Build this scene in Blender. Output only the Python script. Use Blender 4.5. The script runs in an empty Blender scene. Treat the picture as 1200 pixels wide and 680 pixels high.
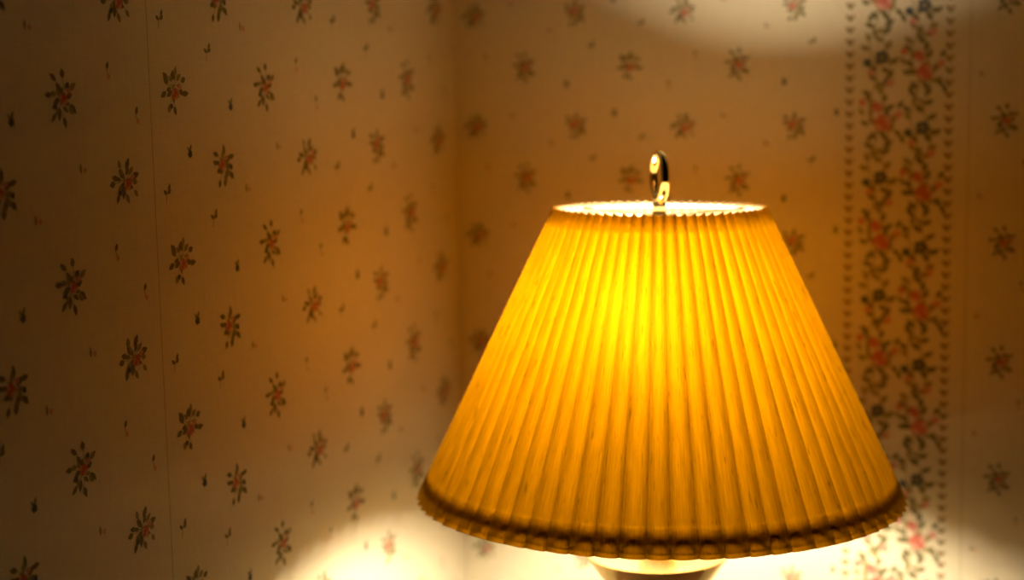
import bpy, math, random
from mathutils import Vector, Matrix

S = 1.85                      # metres from the camera to the room corner
EYE = 1.40                    # camera height above the floor
PI = math.pi
scene = bpy.context.scene
COL = scene.collection

# ------------------------------------------------------------------ camera
FPX, PITCH, ROLL = 1977.13, .14148, -.01842
cp, sp = math.cos(PITCH), math.sin(PITCH)
cr, sr = math.cos(ROLL), math.sin(ROLL)
RV, FV, UV_ = Vector((1, 0, 0)), Vector((0, cp, -sp)), Vector((0, sp, cp))
CX, CY = RV * cr + UV_ * sr, -RV * sr + UV_ * cr
cam_d = bpy.data.cameras.new('camera')
cam = bpy.data.objects.new('camera', cam_d)
COL.objects.link(cam)
m3 = Matrix((CX, CY, -FV)).transposed()
cam.matrix_world = Matrix.Translation((0, 0, EYE)) @ m3.to_4x4()
cam_d.sensor_width = 36
cam_d.lens = 36 * FPX / 1200
cam_d.clip_start = .01
cam_d.dof.use_dof = True
cam_d.dof.focus_distance = 1.30
cam_d.dof.aperture_fstop = 2.8
scene.camera = cam

# lamp placement: K carries it along the line of sight without changing where it appears
K = 1.475 / 1.392
LAMP_X, LAMP_Y, TABLE_Z = .1195 * K, 1.392 * K, .66
O = Vector((LAMP_X, LAMP_Y, TABLE_Z))
BC = Vector((.12151549 * K, 1.392 * K, EYE - .37549 * K)) - O
AX = Vector((.00968, .0309, 1)).normalized()
SH, RB, RT = .24472 * K, .2058 * K, .0885 * K

# ------------------------------------------------------------------ materials
def nt(name):
    m = bpy.data.materials.new(name)
    m.use_nodes = True
    n = m.node_tree
    n.nodes.clear()
    out = n.nodes.new('ShaderNodeOutputMaterial')
    return m, n, out

def N(n, t, **kw):
    x = n.nodes.new(t)
    for k, v in kw.items():
        if hasattr(x, k): setattr(x, k, v)
        else: x.inputs[k.replace('_', ' ')].default_value = v
    return x

def principled(name, col, rough=.6, metal=0., noise=None, bump=None, spec=.5):
    m, n, out = nt(name)
    b = N(n, 'ShaderNodeBsdfPrincipled')
    b.inputs['Base Color'].default_value = (*col, 1)
    b.inputs['Roughness'].default_value = rough
    b.inputs['Metallic'].default_value = metal
    b.inputs['Specular IOR Level'].default_value = spec
    n.links.new(b.outputs[0], out.inputs[0])
    tc = N(n, 'ShaderNodeTexCoord')
    if noise:
        sc, amt, stretch = noise
        mp = N(n, 'ShaderNodeMapping'); mp.inputs['Scale'].default_value = stretch
        nz = N(n, 'ShaderNodeTexNoise'); nz.inputs['Scale'].default_value = sc; nz.inputs['Detail'].default_value = 5
        n.links.new(tc.outputs['Object'], mp.inputs[0]); n.links.new(mp.outputs[0], nz.inputs['Vector'])
        rp = N(n, 'ShaderNodeValToRGB')
        rp.color_ramp.elements[0].position = .3; rp.color_ramp.elements[1].position = .7
        rp.color_ramp.elements[0].color = (*[c * (1 - amt) for c in col], 1)
        rp.color_ramp.elements[1].color = (*[min(1, c * (1 + amt)) for c in col], 1)
        n.links.new(nz.outputs[0], rp.inputs[0]); n.links.new(rp.outputs[0], b.inputs['Base Color'])
        if bump:
            bp = N(n, 'ShaderNodeBump'); bp.inputs['Strength'].default_value = bump; bp.inputs['Distance'].default_value = .001
            n.links.new(nz.outputs[0], bp.inputs['Height']); n.links.new(bp.outputs[0], b.inputs['Normal'])
    return m

def wallpaper(name, col):
    """cream paper embossed with a fine linen weave"""
    m, n, out = nt(name)
    b = N(n, 'ShaderNodeBsdfPrincipled'); b.inputs['Roughness'].default_value = .85
    b.inputs['Specular IOR Level'].default_value = .15
    tc = N(n, 'ShaderNodeTexCoord')
    hs = []
    for st in ((60, 60, 1400), (900, 900, 40)):
        mp = N(n, 'ShaderNodeMapping'); mp.inputs['Scale'].default_value = st
        nz = N(n, 'ShaderNodeTexNoise'); nz.inputs['Scale'].default_value = 1; nz.inputs['Detail'].default_value = 2
        n.links.new(tc.outputs['Object'], mp.inputs[0]); n.links.new(mp.outputs[0], nz.inputs['Vector'])
        hs.append(nz)
    ad = N(n, 'ShaderNodeMath', operation='ADD')
    n.links.new(hs[0].outputs[0], ad.inputs[0]); n.links.new(hs[1].outputs[0], ad.inputs[1])
    rp = N(n, 'ShaderNodeMapRange')
    rp.inputs['From Min'].default_value = .7; rp.inputs['From Max'].default_value = 1.3
    rp.inputs['To Min'].default_value = .93; rp.inputs['To Max'].default_value = 1.07
    n.links.new(ad.outputs[0], rp.inputs[0])
    mx = N(n, 'ShaderNodeVectorMath', operation='SCALE'); mx.inputs[0].default_value = col
    n.links.new(rp.outputs[0], mx.inputs['Scale'])
    n.links.new(mx.outputs[0], b.inputs['Base Color'])
    bp = N(n, 'ShaderNodeBump'); bp.inputs['Strength'].default_value = .25; bp.inputs['Distance'].default_value = .0004
    n.links.new(ad.outputs[0], bp.inputs['Height']); n.links.new(bp.outputs[0], b.inputs['Normal'])
    n.links.new(b.outputs[0], out.inputs[0])
    return m

def pleat_paper(name, trans, fwd, refl, liner, streak=.6):
    """translucent laminated shade paper with wood-like fibres running down each pleat"""
    m, n, out = nt(name)
    uv = N(n, 'ShaderNodeUVMap'); uv.uv_map = 'UVMap'
    def noise(st, detail):
        mp = N(n, 'ShaderNodeMapping'); mp.inputs['Scale'].default_value = st
        nz = N(n, 'ShaderNodeTexNoise'); nz.inputs['Scale'].default_value = 1; nz.inputs['Detail'].default_value = detail
        n.links.new(uv.outputs[0], mp.inputs[0]); n.links.new(mp.outputs[0], nz.inputs['Vector'])
        return nz
    fine = noise((1500, 9, 1), 3); fleck = noise((700, 16, 1), 2); broad = noise((60, 3, 1), 3)
    def mr(src, a, b_, c, d):
        r = N(n, 'ShaderNodeMapRange')
        for k, v in zip(('From Min', 'From Max', 'To Min', 'To Max'), (a, b_, c, d)): r.inputs[k].default_value = v
        n.links.new(src, r.inputs[0]); return r.outputs[0]
    def mul(a, b_):
        x = N(n, 'ShaderNodeMath', operation='MULTIPLY'); n.links.new(a, x.inputs[0]); n.links.new(b_, x.inputs[1]); return x.outputs[0]
    f = mul(mul(mr(fine.outputs[0], .3, .7, 1 - streak * .45, 1 + streak * .25), mr(fleck.outputs[0], .63, .71, 1, .55)), mr(broad.outputs[0], .3, .7, .92, 1.08))
    def scaled(col):
        v = N(n, 'ShaderNodeVectorMath', operation='SCALE'); v.inputs[0].default_value = col
        n.links.new(f, v.inputs['Scale']); return v.outputs[0]
    tr = N(n, 'ShaderNodeBsdfTranslucent'); df = N(n, 'ShaderNodeBsdfDiffuse'); gl = N(n, 'ShaderNodeBsdfGlossy')
    n.links.new(scaled(trans), tr.inputs['Color'])
    gl.inputs['Roughness'].default_value = .35; gl.inputs['Color'].default_value = (.8, .8, .8, 1)
    # the inner face is a pale liner, the outer face bare amber laminate
    geo = N(n, 'ShaderNodeNewGeometry'); side = N(n, 'ShaderNodeMix', data_type='RGBA')
    n.links.new(geo.outputs['Backfacing'], side.inputs[0])
    n.links.new(scaled(refl), side.inputs[6]); side.inputs[7].default_value = (*liner, 1)
    n.links.new(side.outputs[2], df.inputs['Color'])
    rf = N(n, 'ShaderNodeBsdfRefraction'); rf.inputs['Roughness'].default_value = 1.0; rf.inputs['IOR'].default_value = 1.3
    # forward-scattered light follows the cone as a whole more than each little pleat
    tc = N(n, 'ShaderNodeTexCoord')
    def vm(op, a_, b_):
        x = N(n, 'ShaderNodeVectorMath', operation=op)
        n.links.new(a_, x.inputs[0])
        if b_ is not None:
            if isinstance(b_, tuple): x.inputs[1].default_value = b_
            else: n.links.new(b_, x.inputs[1])
        return x.outputs[0]
    rad = vm('NORMALIZE', vm('MULTIPLY', vm('SUBTRACT', tc.outputs['Object'], (BC.x, BC.y, 0)), (1, 1, 0)), None)
    cone = vm('NORMALIZE', vm('ADD', rad, (0, 0, .48)), None)
    nrm = vm('NORMALIZE', vm('ADD', vm('MULTIPLY', cone, (3, 3, 3)), geo.outputs['Normal']), None)
    n.links.new(scaled(fwd), rf.inputs['Color']); n.links.new(nrm, rf.inputs['Normal'])
    a0 = N(n, 'ShaderNodeAddShader'); n.links.new(tr.outputs[0], a0.inputs[0]); n.links.new(rf.outputs[0], a0.inputs[1])
    a = N(n, 'ShaderNodeAddShader'); n.links.new(a0.outputs[0], a.inputs[0]); n.links.new(df.outputs[0], a.inputs[1])
    mx = N(n, 'ShaderNodeMixShader'); mx.inputs[0].default_value = .03
    n.links.new(a.outputs[0], mx.inputs[1]); n.links.new(gl.outputs[0], mx.inputs[2])
    n.links.new(mx.outputs[0], out.inputs[0])
    return m

def emitter(name, col, strength):
    m, n, out = nt(name)
    e = N(n, 'ShaderNodeEmission'); e.inputs['Color'].default_value = (*col, 1); e.inputs['Strength'].default_value = strength
    n.links.new(e.outputs[0], out.inputs[0])
    return m

M_WALL = wallpaper('cream_linen_wallpaper', (.53, .475, .345))
INKS = [principled('ink_' + k, c, .85, spec=.1, noise=(900, .25, (1, 1, 1))) for k, c in ((k_, tuple(x * .72 for x in c_)) for k_, c_ in (
    ('dark_leaf', (.185, .170, .085)), ('olive_leaf', (.31, .27, .12)), ('rose', (.56, .17, .12)),
    ('pale_rose', (.66, .36, .27)), ('slate_blue', (.09, .11, .12)), ('tan_stem', (.36, .28, .14)), ('seam', (.50, .42, .28))))]
DARK, OLIVE, ROSE, PINK, BLUE, TAN, SEAM = range(1, 8)
M_BRASS = principled('polished_brass', (.86, .62, .25), .10, 1., noise=(6, .06, (1, 1, 1)))
M_BRASS_PALE = principled('pale_brass', (.93, .84, .53), .27, 1., noise=(6, .04, (1, 1, 1)))
M_WIRE = principled('ring_wire', (.62, .55, .42), .4, 1., noise=(40, .1, (1, 1, 1)))
M_SHADE = pleat_paper('amber_pleated_paper', (.059, .0222, .00003), (.0024, .0008, .00001), (.06, .033, .007), (.28, .21, .11))
def tape(name, lit, shaded, refl, stops):
    """woven tape whose ramp paints soft-edged shade into its colour"""
    m, n, out = nt(name)
    tr = N(n, 'ShaderNodeBsdfTranslucent'); df = N(n, 'ShaderNodeBsdfDiffuse'); ad = N(n, 'ShaderNodeAddShader')
    uv = N(n, 'ShaderNodeUVMap'); uv.uv_map = 'UVMap'
    sx = N(n, 'ShaderNodeSeparateXYZ'); n.links.new(uv.outputs[0], sx.inputs[0])
    rp = N(n, 'ShaderNodeValToRGB'); rp.color_ramp.interpolation = 'EASE'
    while len(rp.color_ramp.elements) < len(stops): rp.color_ramp.elements.new(.5)
    for e, (p, v) in zip(rp.color_ramp.elements, stops): e.position = p; e.color = (v, v, v, 1)
    tc = N(n, 'ShaderNodeTexCoord'); nz = N(n, 'ShaderNodeTexNoise'); nz.inputs['Scale'].default_value = 90
    n.links.new(tc.outputs['Object'], nz.inputs['Vector'])
    wob = N(n, 'ShaderNodeMath', operation='MULTIPLY_ADD'); wob.inputs[1].default_value = .12
    n.links.new(nz.outputs[0], wob.inputs[0]); n.links.new(sx.outputs[1], wob.inputs[2])
    off = N(n, 'ShaderNodeMath', operation='SUBTRACT'); off.inputs[1].default_value = .06
    n.links.new(wob.outputs[0], off.inputs[0]); n.links.new(off.outputs[0], rp.inputs[0])
    mx = N(n, 'ShaderNodeMix', data_type='RGBA')
    n.links.new(rp.outputs[0], mx.inputs[0]); mx.inputs[6].default_value = (*lit, 1); mx.inputs[7].default_value = (*shaded, 1)
    n.links.new(mx.outputs[2], tr.inputs['Color']); df.inputs['Color'].default_value = (*refl, 1)
    n.links.new(tr.outputs[0], ad.inputs[0]); n.links.new(df.outputs[0], ad.inputs[1]); n.links.new(ad.outputs[0], out.inputs[0])
    return m
M_HEM = tape('brown_hem_tape_shaded', (.95, .94, .9), (.17, .12, .07), (.03, .025, .015), ((0, .42), (.15, .42), (.40, 1), (.50, 1), (.98, 0)))  # real tape band; its graded edges imitate the soft penumbra of its shadow
M_COLLAR = tape('amber_collar_tape_shaded', (.95, .94, .9), (.38, .30, .2), (.03, .025, .015), ((0, 0), (.85, 1), (1, 1)))  # painted fade that darkens the top of the glowing paper
M_BULB = emitter('frosted_bulb_glow', (1, .85, .61), 620)
M_WOOD = principled('dark_walnut', (.055, .030, .016), .35, noise=(9, .35, (1, 8, 1)), bump=.1)
M_CARPET = principled('brown_carpet', (.10, .075, .05), .95, noise=(400, .4, (1, 1, 1)), bump=.6)
M_PAINT = principled('cream_paint', (.62, .56, .45), .5, noise=(30, .04, (1, 1, 1)))
M_PLASTIC = principled('black_plastic', (.02, .018, .016), .4, noise=(60, .1, (1, 1, 1)))

# ------------------------------------------------------------------ helpers
def link(name, verts, faces, mats, parent=None, mi=None, smooth=False, uvs=None):
    me = bpy.data.meshes.new(name)
    me.from_pydata([tuple(v) for v in verts], [], faces)
    for mt in (mats if isinstance(mats, (list, tuple)) else [mats]): me.materials.append(mt)
    if mi: me.polygons.foreach_set('material_index', mi)
    if smooth: me.polygons.foreach_set('use_smooth', [True] * len(me.polygons))
    if uvs:
        l = me.uv_layers.new(name='UVMap')
        for p in me.polygons:
            for li, vi in zip(p.loop_indices, p.vertices): l.data[li].uv = uvs[vi]
    me.update()
    o = bpy.data.objects.new(name, me)
    COL.objects.link(o)
    if parent: o.parent = parent
    return o

class MB:
    def __init__(self): self.v, self.f = [], []
    def add(self, v, f):
        k = len(self.v); self.v += [Vector(a) for a in v]; self.f += [tuple(i + k for i in q) for q in f]; return self
    def lathe(self, prof, seg=64, mat=None, close=False):
        v, f = [], []
        n = len(prof)
        for r, z in prof:
            for i in range(seg):
                a = 2 * PI * i / seg; p = Vector((r * math.cos(a), r * math.sin(a), z)); v.append(mat @ p if mat else p)
        for j in range(n if close else n - 1):
            for i in range(seg):
                a, b = j * seg + i, j * seg + (i + 1) % seg
                c, d = ((j + 1) % n) * seg + (i + 1) % seg, ((j + 1) % n) * seg + i
                f.append((a, b, c, d))
        if not close:
            if prof[0][0] > 1e-6: f.append(tuple(reversed(range(seg))))
            if prof[-1][0] > 1e-6: f.append(tuple(range((n - 1) * seg, n * seg)))
        return self.add(v, f)
    def tube(self, pts, rad, seg=12, closed=False, flat=1.0, side=None):
        pts = [Vector(p) for p in pts]; n = len(pts); v, f = [], []
        up = side
        for i, p in enumerate(pts):
            t = (pts[(i + 1) % n] - pts[i - 1]) if closed else (pts[min(i + 1, n - 1)] - pts[max(i - 1, 0)])
            t.normalize()
            if side is None:
                up = up or (Vector((0, 0, 1)) if abs(t.z) < .9 else Vector((1, 0, 0)))
            a = (up - t * up.dot(t)).normalized(); b = t.cross(a)
            if side is None: up = a
            rr = rad[i] if isinstance(rad, (list, tuple)) else rad
            for k in range(seg):
                w = 2 * PI * k / seg
                v.append(p + a * (rr * flat * math.cos(w)) + b * (rr * math.sin(w)))
        for i in range(n if closed else n - 1):
            for k in range(seg):
                j = (i + 1) % n
                f.append((i * seg + k, i * seg + (k + 1) % seg, j * seg + (k + 1) % seg, j * seg + k))
        if not closed: f += [tuple(reversed(range(seg))), tuple(range((n - 1) * seg, n * seg))]
        return self.add(v, f)
    def box(self, x0, y0, z0, x1, y1, z1, bev=0.):
        import bmesh
        bm = bmesh.new(); bmesh.ops.create_cube(bm, size=1)
        for w in bm.verts: w.co = Vector(((x0 + x1) / 2 + w.co.x * (x1 - x0), (y0 + y1) / 2 + w.co.y * (y1 - y0), (z0 + z1) / 2 + w.co.z * (z1 - z0)))
        if bev: bmesh.ops.bevel(bm, geom=bm.edges[:], offset=bev, segments=2, affect='EDGES')
        bm.verts.ensure_lookup_table(); bm.verts.index_update()
        v = [w.co.copy() for w in bm.verts]; f = [tuple(w.index for w in q.verts) for q in bm.faces]; bm.free()
        return self.add(v, f)
    def build(self, name, mat, parent=None, smooth=True, xf=None, sharp=None):
        v = [xf @ p for p in self.v] if xf else self.v
        o = link(name, v, self.f, mat, parent, smooth=smooth)
        if sharp: o.data.set_sharp_from_angle(angle=math.radians(sharp))
        return o

def empty(name, loc, rz=0, label=None, cat=None):
    o = bpy.data.objects.new(name, None); COL.objects.link(o)
    o.location = loc; o.rotation_euler = (0, 0, rz); o.empty_display_size = .05
    if label: o['label'] = label
    if cat: o['category'] = cat
    return o

def struct(o): o['kind'] = 'structure'; return o

# ------------------------------------------------------------------ walls and printed wallpaper
PSI = .39303
DU = Vector((math.cos(PSI), -math.sin(PSI), 0))
DL = Vector((-math.sin(PSI), -math.cos(PSI), 0))
CORNER = Vector((-.03173 * S, S, 0))
PL, UL, AL, ZL = .07387 * S, .03824 * S, .02517 * S, .02314 * S + EYE
PR, UR, AR, ZR = .06383 * S, .03162 * S, .01326 * S, .01971 * S + EYE
WALL_H = 2.45

class Print:
    """flat printed shapes of one wall, kept as coloured faces of the wall's own mesh"""
    def __init__(self, direction, normal):
        self.d, self.n = direction, normal; self.v, self.f, self.m = [], [], []; self.k = 0
    def pt(self, u, z, lift): return CORNER + self.d * u + self.n * lift + Vector((0, 0, z))
    def poly(self, pts, ink, layer=0):
        self.k = (self.k + 1) % 7
        lift = .00012 + layer * .00012 + self.k * .000012
        b = len(self.v)
        for u, z in pts: self.v.append(self.pt(u, z, lift))
        self.f.append(tuple(range(b, b + len(pts)))); self.m.append(ink)

def leaf(pr, u, z, ang, ln, wd, ink, layer=0):
    c, s = math.cos(ang), math.sin(ang)
    prof = [(0, 0), (.22, .36), (.5, .5), (.78, .30), (1, 0), (.78, -.30), (.5, -.5), (.22, -.36)]
    pr.poly([(u + c * a * ln - s * b * wd, z + s * a * ln + c * b * wd) for a, b in prof], ink, layer)

def blob(pr, u, z, r, ink, layer=0, lobes=0, rot=0, sq=1.):
    n = 14
    P = []
    for i in range(n):
        a = 2 * PI * i / n
        rr = r * (1 + (.18 * math.cos(lobes * a + rot) if lobes else 0))
        P.append((u + rr * math.cos(a), z + rr * sq * math.sin(a)))
    pr.poly(P, ink, layer)

def stem(pr, pts, w, ink, layer=0):
    L, Rr = [], []
    for i, (u, z) in enumerate(pts):
        a = pts[max(i - 1, 0)]; b = pts[min(i + 1, len(pts) - 1)]
        dx, dz = b[0] - a[0], b[1] - a[1]; l = math.hypot(dx, dz) or 1
        L.append((u - dz / l * w / 2, z + dx / l * w / 2)); Rr.append((u + dz / l * w / 2, z - dx / l * w / 2))
    for i in range(len(pts) - 1): pr.poly([L[i], L[i + 1], Rr[i + 1], Rr[i]], ink, layer)

def rose(pr, u, z, r, inks=(ROSE, PINK), layer=3):
    for k in range(5):
        a = 2 * PI * k / 5 + .5
        blob(pr, u + .55 * r * math.cos(a), z + .55 * r * math.sin(a), r * .55, inks[0] if k % 3 else inks[1], layer)
    blob(pr, u, z, r * .5, inks[0], layer + 1)

def posy(pr, u, z, h, w, kind, mir=1):
    """one flower cluster about h high and w wide centred at (u, z); four drawings alternate"""
    rnd = random.Random(40 + kind)
    spec = [  # rose centre, leaf fan centre, small flowers
        ((.08, -.06), (-.02, .02), [(-.18, -.20)]),
        ((.02, -.02), (-.05, -.08), [(-.22, -.15), (.16, .20)]),
        ((-.10, .02), (.05, .0), [(.25, -.05)]),
        ((.05, -.10), (.02, .05), [(-.10, -.32)])][kind]
    (rx, rz), (lx, lz), smalls = spec
    n = 14
    for i in range(n):
        a = 2 * PI * i / n + rnd.uniform(-.25, .25)
        reach = rnd.uniform(.78, 1.02) if i % 2 else rnd.uniform(.45, .80)
        ca, sa = math.cos(a), math.sin(a)
        tipu, tipz = ca * .5 * w * reach, sa * .5 * h * reach
        ln = h * rnd.uniform(.17, .25)
        bu, bz = u + mir * (tipu - ca * ln * .8), z + tipz - sa * ln * .8
        ang = math.atan2(sa * h, ca * w) + rnd.uniform(-.5, .5)
        if mir < 0: ang = PI - ang
        ink = DARK if rnd.random() < .72 else OLIVE
        leaf(pr, bu, bz, ang, ln, h * rnd.uniform(.095, .13), ink, 1)
        stem(pr, [(u + mir * lx * w * .5, z + lz * h), (u + mir * (tipu * .5 + .02 * w), z + tipz * .45), (bu, bz)], h * .013, OLIVE, 0)
    for i in range(6):
        a = 2 * PI * i / 6 + rnd.uniform(-.4, .4)
        leaf(pr, u + mir * (lx * w + .10 * w * math.cos(a)), z + lz * h + .10 * h * math.sin(a), a if mir > 0 else PI - a, h * .17, h * .085, DARK if i % 2 else OLIVE, 1)
    rose(pr, u + mir * rx * w, z + rz * h, h * .105)
    rose(pr, u + mir * (rx + .17) * w, z + (rz + .12) * h, h * .055, (PINK, ROSE), 2)
    for sx, sz in smalls:
        blob(pr, u + mir * sx * w, z + sz * h, h * .05, BLUE, 4, 5)

def sprig(pr, u, z, h, kind, mir=1):
    if kind == 0:      # blue-grey bud with two leaves
        blob(pr, u, z - .1 * h, h * .22, BLUE, 1, 5); leaf(pr, u, z, 1.9, h * .5, h * .2, DARK, 1); leaf(pr, u, z, .9, h * .45, h * .18, OLIVE, 1)
    elif kind == 1:    # leaf over a rosebud
        leaf(pr, u - mir * .05 * h, z + .1 * h, 1.2 if mir > 0 else PI - 1.2, h * .45, h * .27, DARK, 1); blob(pr, u + mir * .1 * h, z - .28 * h, h * .15, PINK, 2)
        stem(pr, [(u - mir * .05 * h, z + .15 * h), (u, z - .05 * h), (u + mir * .08 * h, z - .3 * h)], h * .06, OLIVE)
    elif kind == 2:    # three-leaf twig
        stem(pr, [(u - mir * .08 * h, z - .45 * h), (u, z), (u + mir * .12 * h, z + .35 * h)], h * .06, TAN)
        for a, b in ((2.4, .0), (.5, .05), (1.3, .2)): leaf(pr, u + mir * b * h, z + b * h, a if mir > 0 else PI - a, h * .42, h * .24, DARK, 1)
    else:              # small leaf pair beside a pink bud
        leaf(pr, u - mir * .12 * h, z - .3 * h, 1.5, h * .6, h * .22, OLIVE, 1); blob(pr, u + mir * .2 * h, z - .12 * h, h * .15, PINK, 2)

def cluster_walls():
    # which sprig sits where in the four-column repeat: (column, row, drawing)
    SP = [(.22, .39, 1), (2.28, .30, 2), (1.50, .14, 3), (3.22, .11, 2), (1.81, .62, 0), (3.73, .645, 1), (2.72, .88, 0), (.73, .90, 3)]
    left = Print(DL, DU); right = Print(DU, DL)
    z_lo, z_hi = .16, 2.40
    rows = lambda z0, per: range(int((z0 - z_hi) / per) - 1, int((z0 - z_lo) / per) + 2)
    for k in range(0, 17):
        for r in rows(ZL, PL):
            odd = k % 2
            z = ZL - PL * (r + .5 * odd) + (-.0014 * S * odd) + (.0012 * S if k % 4 >= 2 else 0) + (0 if not odd else .0) 
            posy(left, AL + UL * k, z, PL * .31, UL * .56, k % 4, -1)
    for k4 in range(-4, 16, 4):
        for r in rows(ZL, PL):
            for c, q, kind in SP:
                u = AL + UL * (k4 + c)
                if .012 < u < 1.28: sprig(left, u, ZL - PL * (r + q), PL * .105, kind, -1)
    us = .3103 * S
    left.poly([(us - .0006, z_lo), (us + .0006, z_lo), (us + .0006, z_hi), (us - .0006, z_hi)], SEAM)
    # right wall: posies up to the floral border, then posies again beyond it
    for k in range(0, 7):
        for r in rows(ZR, PR):
            odd = k % 2
            z = ZR - PR * (r + .5 * odd) + (.0022 * S * odd) + (.0005 * S if k % 4 >= 2 else 0)
            posy(right, AR + UR * k, z, PR * .285, UR * .50, k % 4, 1)
    for k4 in (0, 4):
        for r in rows(ZR, PR):
            for c, q, kind in SP:
                u = AR + UR * (k4 + c)
                if .012 < u < .229 * S: sprig(right, u, ZR - PR * (r + q), PR * .095, kind, 1)
    for r in rows(-.0410 * S + EYE, PR):
        for j in range(11):
            odd = j % 2
            z = -.0410 * S + EYE - PR * (r + .5 * odd)
            posy(right, .3140 * S + UR * j, z, PR * .285, UR * .50, (j + 1) % 4, 1)
            sprig(right, .3014 * S + UR * j, -.0166 * S + EYE - PR * (r + .5 * odd), PR * .09, 3, 1)
            sprig(right, .3235 * S + UR * j, -.0640 * S + EYE - PR * (r + .5 * odd), PR * .09, 1, 1)
    # chains of little hearts on both edges of the border
    step = PR / 10
    for u0, z0 in ((.2328 * S, .0198 * S + EYE), (.2850 * S, .0171 * S + EYE)):
        for r in range(int((z0 - z_hi) / step), int((z0 - z_lo) / step)):
            z = z0 - r * step; h = step * .62
            hw = h * .62
            for sgn in (-1, 1):
                right.poly([(u0 + sgn * a * hw, z + b * h) for a, b in ((0, -.62), (.35, -.38), (.85, .02), (1.0, .30), (.82, .48), (.5, .46), (.22, .26), (0, .02))], DARK if sgn < 0 else OLIVE, 1)
            blob(right, u0, z + .22 * h, h * .20, PINK, 2)
    # two garlands
    for u0, z0, sd in ((.2485 * S, -.0075 * S + EYE, 5), (.2703 * S, .0197 * S + EYE - .0010, 6)):
        for r in rows(z0, PR):
            garland(right, u0, z0 - PR * r, PR, sd)
    us = .2953 * S
    right.poly([(us - .0006, z_lo), (us + .0006, z_lo), (us + .0006, z_hi), (us - .0006, z_hi)], SEAM)
    return left, right

def garland(pr, u, z, P, seed):
    """one repeat of the garland: a blue flower pair, two rising leafy strands and a rose spray"""
    rnd = random.Random(seed)
    w = .0105 * S
    # strands run down from the blue flower (z) to the next one (z - P)
    A = [(u + w * .20 * math.sin(2 * PI * t * 2 + .6) + w * .34, z - P * t) for t in [i / 16 for i in range(17)]]
    B = [(u + w * .20 * math.sin(2 * PI * t * 2 - .3) - w * .32, z - P * t) for t in [i / 16 for i in range(17)]]
    for st in (A, B): stem(pr, st, P * .010, TAN, 0)
    for i in range(1, 16):
        for st, sg in ((A, 1), (B, -1)):
            x, y = st[i]
            a = PI / 2 - sg * rnd.uniform(.25, 1.25) * (1 if (i + sg) % 3 else -1)
            leaf(pr, x, y, a, P * rnd.uniform(.08, .105), P * rnd.uniform(.044, .058), DARK if rnd.random() < .65 else OLIVE, 1)
            if i % 3 == 1: leaf(pr, x, y, PI / 2 + sg * rnd.uniform(.4, .9), P * .075, P * .038, OLIVE, 1)
    # blue flower pair
    blob(pr, u + w * .10, z, P * .055, BLUE, 4, 5); blob(pr, u + w * .10, z, P * .018, TAN, 6)
    blob(pr, u - w * .62, z - P * .045, P * .036, BLUE, 4, 5)
    leaf(pr, u + w * .5, z - .02 * P, -.4, P * .07, P * .035, DARK, 1)
    # rose spray half way between two blue flowers
    rz = z - P * .545
    rose(pr, u + w * .18, rz, P * .068)
    rose(pr, u - w * .10, rz + P * .13, P * .045)
    rose(pr, u + w * .95, rz + P * .07, P * .034, (PINK, ROSE))
    rose(pr, u - w * .85, rz + P * .17, P * .030, (ROSE, PINK))
    rose(pr, u - w * .45, rz + P * .42, P * .030, (PINK, ROSE)); rose(pr, u + w * .55, rz + P * .33, P * .032, (PINK, ROSE))
    for du, dz, a in ((.55, .02, .5), (.75, -.06, -.7), (1.05, -.10, -1.1), (-.5, -.02, 2.7), (-.75, .06, 2.2), (.3, -.10, -1.2), (.9, .12, .9), (-.35, -.09, 4.2)):
        leaf(pr, u + w * du, rz + P * dz, a, P * .085, P * .045, DARK if du * 7 % 1 < .6 else OLIVE, 1)
    stem(pr, [(u + w * .2, rz), (u + w * .6, rz + P * .03), (u + w * .95, rz + P * .07)], P * .012, OLIVE)

def make_wall(name, pr, length, start):
    """plaster slab papered on its room side"""
    d, n = pr.d, pr.n
    v, f, mi = [], [], []
    t = .12
    c = [CORNER + d * a - n * b + Vector((0, 0, z)) for z in (0, WALL_H) for a, b in ((start, 0), (length, 0), (length, t), (start, t))]
    v += c
    for q in ((0, 1, 5, 4), (1, 2, 6, 5), (2, 3, 7, 6), (3, 0, 4, 7), (0, 3, 2, 1), (4, 5, 6, 7)): f.append(q); mi.append(0)
    b = len(v)
    v += pr.v
    for q, m in zip(pr.f, pr.m): f.append(tuple(i + b for i in q)); mi.append(m)
    return struct(link(name, v, f, [M_WALL] + INKS, mi=mi))

left_p, right_p = cluster_walls()
make_wall('wall_left', left_p, 1.30, 0)
make_wall('wall_right', right_p, 1.30, -.12)

# floor and skirting
fl = MB()
far = [CORNER - DL * .15 - DU * .15, CORNER + DU * 1.35 - DL * .15, CORNER + DU * 1.35 + DL * 1.5, CORNER - DU * .15 + DL * 1.5]
fl.add([p + Vector((0, 0, 0)) for p in far] + [p + Vector((0, 0, -.05)) for p in far],
       [(0, 1, 2, 3), (7, 6, 5, 4), (0, 4, 5, 1), (1, 5, 6, 2), (2, 6, 7, 3), (3, 7, 4, 0)])
struct(fl.build('floor', M_CARPET, smooth=False))
def skirting(name, d, n, a, b):
    mb = MB(); prof = [(0, 0), (.014, 0), (.014, .075), (.009, .088), (.004, .095), (0, .1)]
    v = [CORNER + d * e + n * (x + .0008) + Vector((0, 0, z + .0005)) for e in (a, b) for x, z in prof]; k = len(prof)
    mb.add(v, [(i, (i + 1) % k, k + (i + 1) % k, k + i) for i in range(k)] + [tuple(range(k)), tuple(range(2 * k - 1, k - 1, -1))])
    struct(mb.build(name, M_PAINT, smooth=False))
skirting('baseboard_left', DL, DU, .016, 1.30)
skirting('baseboard_right', DU, DL, .0, 1.30)

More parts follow.
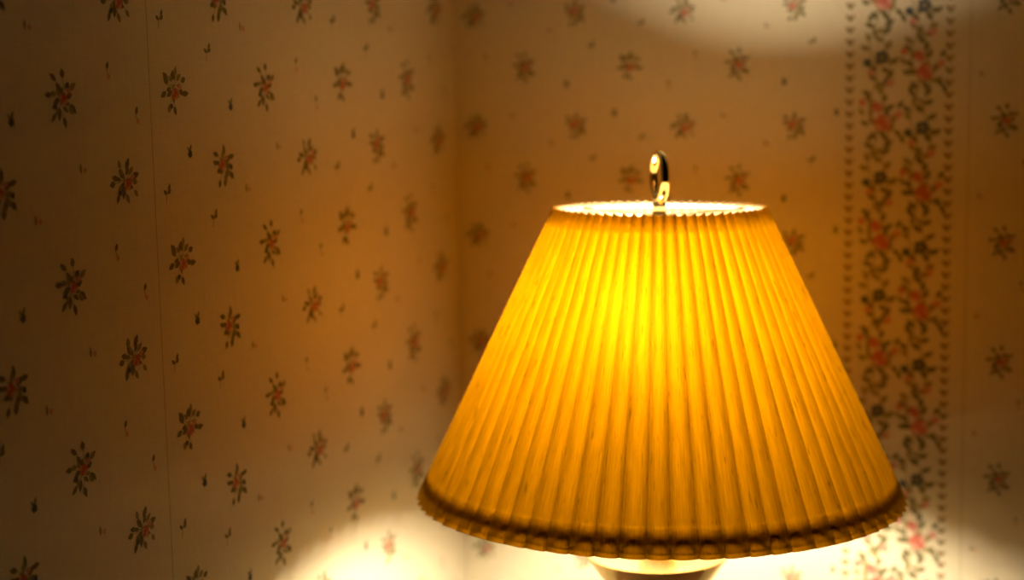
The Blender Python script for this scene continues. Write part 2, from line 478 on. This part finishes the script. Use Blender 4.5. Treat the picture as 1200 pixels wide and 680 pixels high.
# ------------------------------------------------------------------ nightstand (below the frame, carries the lamp)
ns_c = Vector((LAMP_X, LAMP_Y, 0)) + DL * .05 + DU * .02
ns = empty('nightstand', (ns_c.x, ns_c.y, 0), -PSI, 'dark walnut nightstand in the room corner under the lamp', 'nightstand')
W2, D2 = .24, .20
MB().box(-W2, -D2, TABLE_Z - .025, W2, D2, TABLE_Z, .004).build('tabletop', M_WOOD, ns, smooth=False)
MB().box(-W2 + .02, -D2 + .02, .28, W2 - .02, D2 - .02, TABLE_Z - .0252, .002).build('carcass', M_WOOD, ns, smooth=False)
for z0, z1 in ((.30, .455), (.475, .62)):
    dr = MB().box(-W2 + .035, -D2 + .004, z0, W2 - .035, -D2 + .0198, z1, .003).build('drawer', M_WOOD, ns, smooth=False)
    MB().lathe([(0, .026), (.011, .024), (.015, .016), (.011, .008), (.006, .004), (.006, 0)], 24,
               Matrix.Translation((0, -D2 + .0045, (z0 + z1) / 2)) @ Matrix.Rotation(PI / 2, 4, 'X')).build('knob', M_BRASS, dr)
for sx in (-1, 1):
    for sy in (-1, 1):
        x, y = sx * (W2 - .045), sy * (D2 - .045)
        MB().lathe([(.014, 0.0), (.016, .004), (.024, .26), (.026, .2798)], 20, Matrix.Translation((x, y, 0))).build('leg', M_WOOD, ns, sharp=40)

# ------------------------------------------------------------------ the lamp
lamp = empty('table_lamp', (LAMP_X, LAMP_Y, TABLE_Z), 0, 'brass table lamp glowing under an amber pleated cone shade in front of the floral corner', 'lamp')
RIM_Z = EYE - .4255 * K - TABLE_Z          # cup rim height above the tabletop
# turned brass body
MB().lathe([(.0, .0), (.082, .0), (.084, .004), (.083, .012), (.074, .018), (.050, .024), (.036, .034), (.030, .046), (.036, .052), (.036, .058), (.026, .064)], 96).build('foot', M_BRASS, lamp, sharp=35)
MB().lathe([(.026, .064), (.034, .078), (.056, .110), (.068, .145), (.070, .170), (.062, .200), (.044, .225), (.030, .238), (.024, .246), (.027, .250), (.027, .2535), (.020, .257)], 96).build('urn_body', M_BRASS, lamp, sharp=45)
z = RIM_Z
MB().lathe([(.0, z - .0548), (.020, z - .0548), (.0235, z - .050), (.034, z - .040), (.046, z - .029), (.0560, z - .015), (.0628, z - .004), (.0648, z - .0003), (.0642, z + .0002), (.0634, z - .0006), (.0, z - .0095)], 128).build('drip_cup', M_BRASS, lamp, sharp=60)
MB().lathe([(.0640, z - .0002), (.0636, z - .0002), (.054, z - .0030), (.045, z - .0052), (.030, z - .0068), (.017, z - .0075), (.0, z - .0075)], 128).build('cup_dish', M_BRASS_PALE, lamp, sharp=60)
MB().lathe([(.0, z - .0072), (.017, z - .0072), (.017, z + .090), (.019, z + .092), (.019, z + .096), (.017, z + .100), (.0, z + .100)], 48).build('neck', M_BRASS, lamp, sharp=40)
z += .060
TILT = Matrix.Translation((0, 0, z + .0402)) @ Matrix.Rotation(math.radians(18), 4, Vector((DL + DU).cross(Vector((0, 0, 1))))) @ Matrix.Translation((0, 0, -z - .0402))
MB().lathe([(.0, z + .0402), (.015, z + .0402), (.0175, z + .046), (.0175, z + .085), (.0155, z + .090), (.0, z + .090)], 40).build('socket', M_BRASS, lamp, sharp=40, xf=TILT)
sw = MB().tube([(.0172, 0, z + .062), (.034, 0, z + .062)], .0028, 12).build('switch_stem', M_BRASS, lamp, xf=TILT)
MB().lathe([(0, 0), (.006, 0), (.007, .003), (.007, .010), (.005, .013), (0, .013)], 20, Matrix.Translation((.033, 0, z + .062)) @ Matrix.Rotation(PI / 2, 4, 'Y')).build('switch_key', M_PLASTIC, sw, xf=TILT)
BZ = z + .0902
bulb = MB().lathe([(.0, BZ), (.0125, BZ), (.0128, BZ + .010), (.0150, BZ + .020), (.0220, BZ + .036), (.0295, BZ + .052), (.0335, BZ + .068), (.0330, BZ + .082), (.0275, BZ + .094), (.0170, BZ + .102), (.0, BZ + .105)], 40).build('light_bulb', M_BULB, lamp, xf=TILT)

# shade frame of reference: it sits slightly askew on its harp
ax_x = (Vector((1, 0, 0)) - AX * AX.x).normalized()
XF = Matrix.Translation(BC) @ Matrix((ax_x, AX.cross(ax_x), AX)).transposed().to_4x4()

NP = 68
rnd = random.Random(3)
offs = [rnd.uniform(-.10, .10) for _ in range(NP)]
deps = [rnd.uniform(.86, 1.12) for _ in range(NP)]
HN = 24
prof = []                                     # one pleat across: 0 = valley .. outward fold .. valley
for i in range(NP):
    base = 2 * PI * i / NP; st = 2 * PI / NP
    for t in (0., .07, .15, .24, .32, .39, .44, .475, .495, .505, .525, .56, .61, .68, .76, .85, .93):
        x = abs(t - .5) * 2                   # 0 at the outward crease, 1 in the rounded valley
        dep = 1 - (1 - x) ** 2.6
        prof.append((base + st * (t + offs[i] * math.sin(PI * t)), dep, (i + t) / NP))
NPR = len(prof)
sv, sf, suv = [], [], []
for j in range(HN + 1):
    h = j / HN
    R = RB + (RT - RB) * h
    D = .0080 - .0026 * h
    for a, dep, uu in prof:
        r = R - D * dep
        sv.append(XF @ Vector((r * math.cos(a), r * math.sin(a), SH * h - .0032 * dep))); suv.append((uu, h))
for j in range(HN):
    for i in range(NPR):
        k = (i + 1) % NPR
        sf.append((j * NPR + i, j * NPR + k, (j + 1) * NPR + k, (j + 1) * NPR + i))
shade = link('lamp_shade', sv, sf, M_SHADE, lamp, smooth=True, uvs=suv)
shade.data.set_sharp_from_angle(angle=math.radians(40))
# hem tape glued on before pleating; collar tape added to dim the bright top
def pleat_tape(name, h0, h1, gap, mat):
    v, f = [], []
    for h in (h0 / SH, h1 / SH):
        R = RB + (RT - RB) * h - gap
        D = .0080 - .0026 * h
        for a, dep, uu in prof:
            r = R - D * dep
            v.append(XF @ Vector((r * math.cos(a), r * math.sin(a), SH * h - .0032 * dep)))
    for i in range(NPR):
        k = (i + 1) % NPR; f.append((i, k, NPR + k, NPR + i))
    uvs = [(q[2], e) for e in (0, 1) for q in prof]
    return link(name, v, f, mat, shade, smooth=True, uvs=uvs)
pleat_tape('hem_tape', .0040, .0230, .0005, M_HEM)
pleat_tape('collar_tape', SH - .014, SH - .0010, .0005, M_COLLAR)
def wire_ring(name, h, inset):
    r = RB + (RT - RB) * h / SH - inset
    return MB().tube([(r * math.cos(2 * PI * i / 96), r * math.sin(2 * PI * i / 96), h) for i in range(96)], .0011, 8, True, side=Vector((0, 0, 1))).build(name, M_WIRE, shade, xf=XF)
wire_ring('wire_ring', .0122, .0130)
wire_ring('wire_ring', SH - .0048, .0108)
sp_ = MB()
HT = SH - .0048
rs = RT + (RB - RT) * .0048 / SH - .0112
for k in range(3):
    a = 2 * PI * k / 3 + .35
    sp_.tube([(.010 * math.cos(a), .010 * math.sin(a), HT - .004), (.03 * math.cos(a), .03 * math.sin(a), HT - .004), (rs * math.cos(a), rs * math.sin(a), HT)], .0014, 8)
sp_.lathe([(.0035, HT - .006), (.012, HT - .006), (.012, HT - .003), (.0035, HT - .003)], 32, close=True)
sp_.build('spider', M_WIRE, shade, xf=XF)
# harp: from the socket up to the spider
top = XF @ Vector((0, 0, HT - .0062)); z0 = z + .0405
hp = []
for i in range(33):
    t = i / 32
    a = PI * t
    hp.append((-.050 * math.cos(a) ** 1 * (1 if 1 else 0), t))
pts = []
n = 40
for i in range(n + 1):
    t = i / n * 2 - 1                        # -1 .. 1 across the bow
    s_ = -1 if t < 0 else 1
    q = 1 - abs(t)
    w = .050 * math.sin(min(1, (1 - q) * 1.02) * PI * .5) ** .9 if q > .45 else .050 - .026 * ((.45 - q) / .45) ** 2
    zz = top.z - .0012 - (top.z - z0) * (1 - q) ** 1.9 if q < 1 else top.z - .0012
    pts.append((top.x * (1 - abs(t)) + s_ * w * (1 if abs(t) > 0 else 0), top.y * (1 - abs(t)), zz))
MB().tube(pts, .0020, 10, side=Vector((0, 1, 0))).build('harp', M_WIRE, lamp)
# finial: small knob with an upright brass loop
fin = MB().lathe([(.0, HT - .0028), (.0066, HT - .0028), (.0066, HT + .0068), (.0056, HT + .0083), (.0038, HT + .0093), (.0, HT + .0093)], 32).build('finial_base', M_BRASS_PALE, lamp, xf=XF)
RL = .0208
turn = math.radians(100)
lp = MB()
cz = HT + .0098 + RL
side = Vector((-math.sin(turn), math.cos(turn), 0))
lp.tube([(RL * .92 * math.cos(a) * math.cos(turn), RL * .92 * math.cos(a) * math.sin(turn), cz + RL * math.sin(a)) for a in [2 * PI * i / 72 for i in range(72)]],
        (.0027), 16, True, flat=1.5, side=side)
lp.build('finial_loop', M_BRASS, lamp, xf=XF)

# ------------------------------------------------------------------ world and view
w = bpy.data.worlds.new('night_room'); scene.world = w; w.use_nodes = True
bg = w.node_tree.nodes['Background']; bg.inputs[0].default_value = (1, .72, .45, 1); bg.inputs[1].default_value = .0015
vs = scene.view_settings
vs.view_transform = 'Standard'; vs.look = 'None'; vs.gamma = 1; vs.use_curve_mapping = False
vs.exposure = 0.0
cy = scene.cycles
cy.use_denoising = True
cy.max_bounces = 12; cy.diffuse_bounces = 8; cy.transmission_bounces = 8; cy.glossy_bounces = 4
cy.caustics_reflective = True
cy.sample_clamp_indirect = 6; cy.blur_glossy = .5
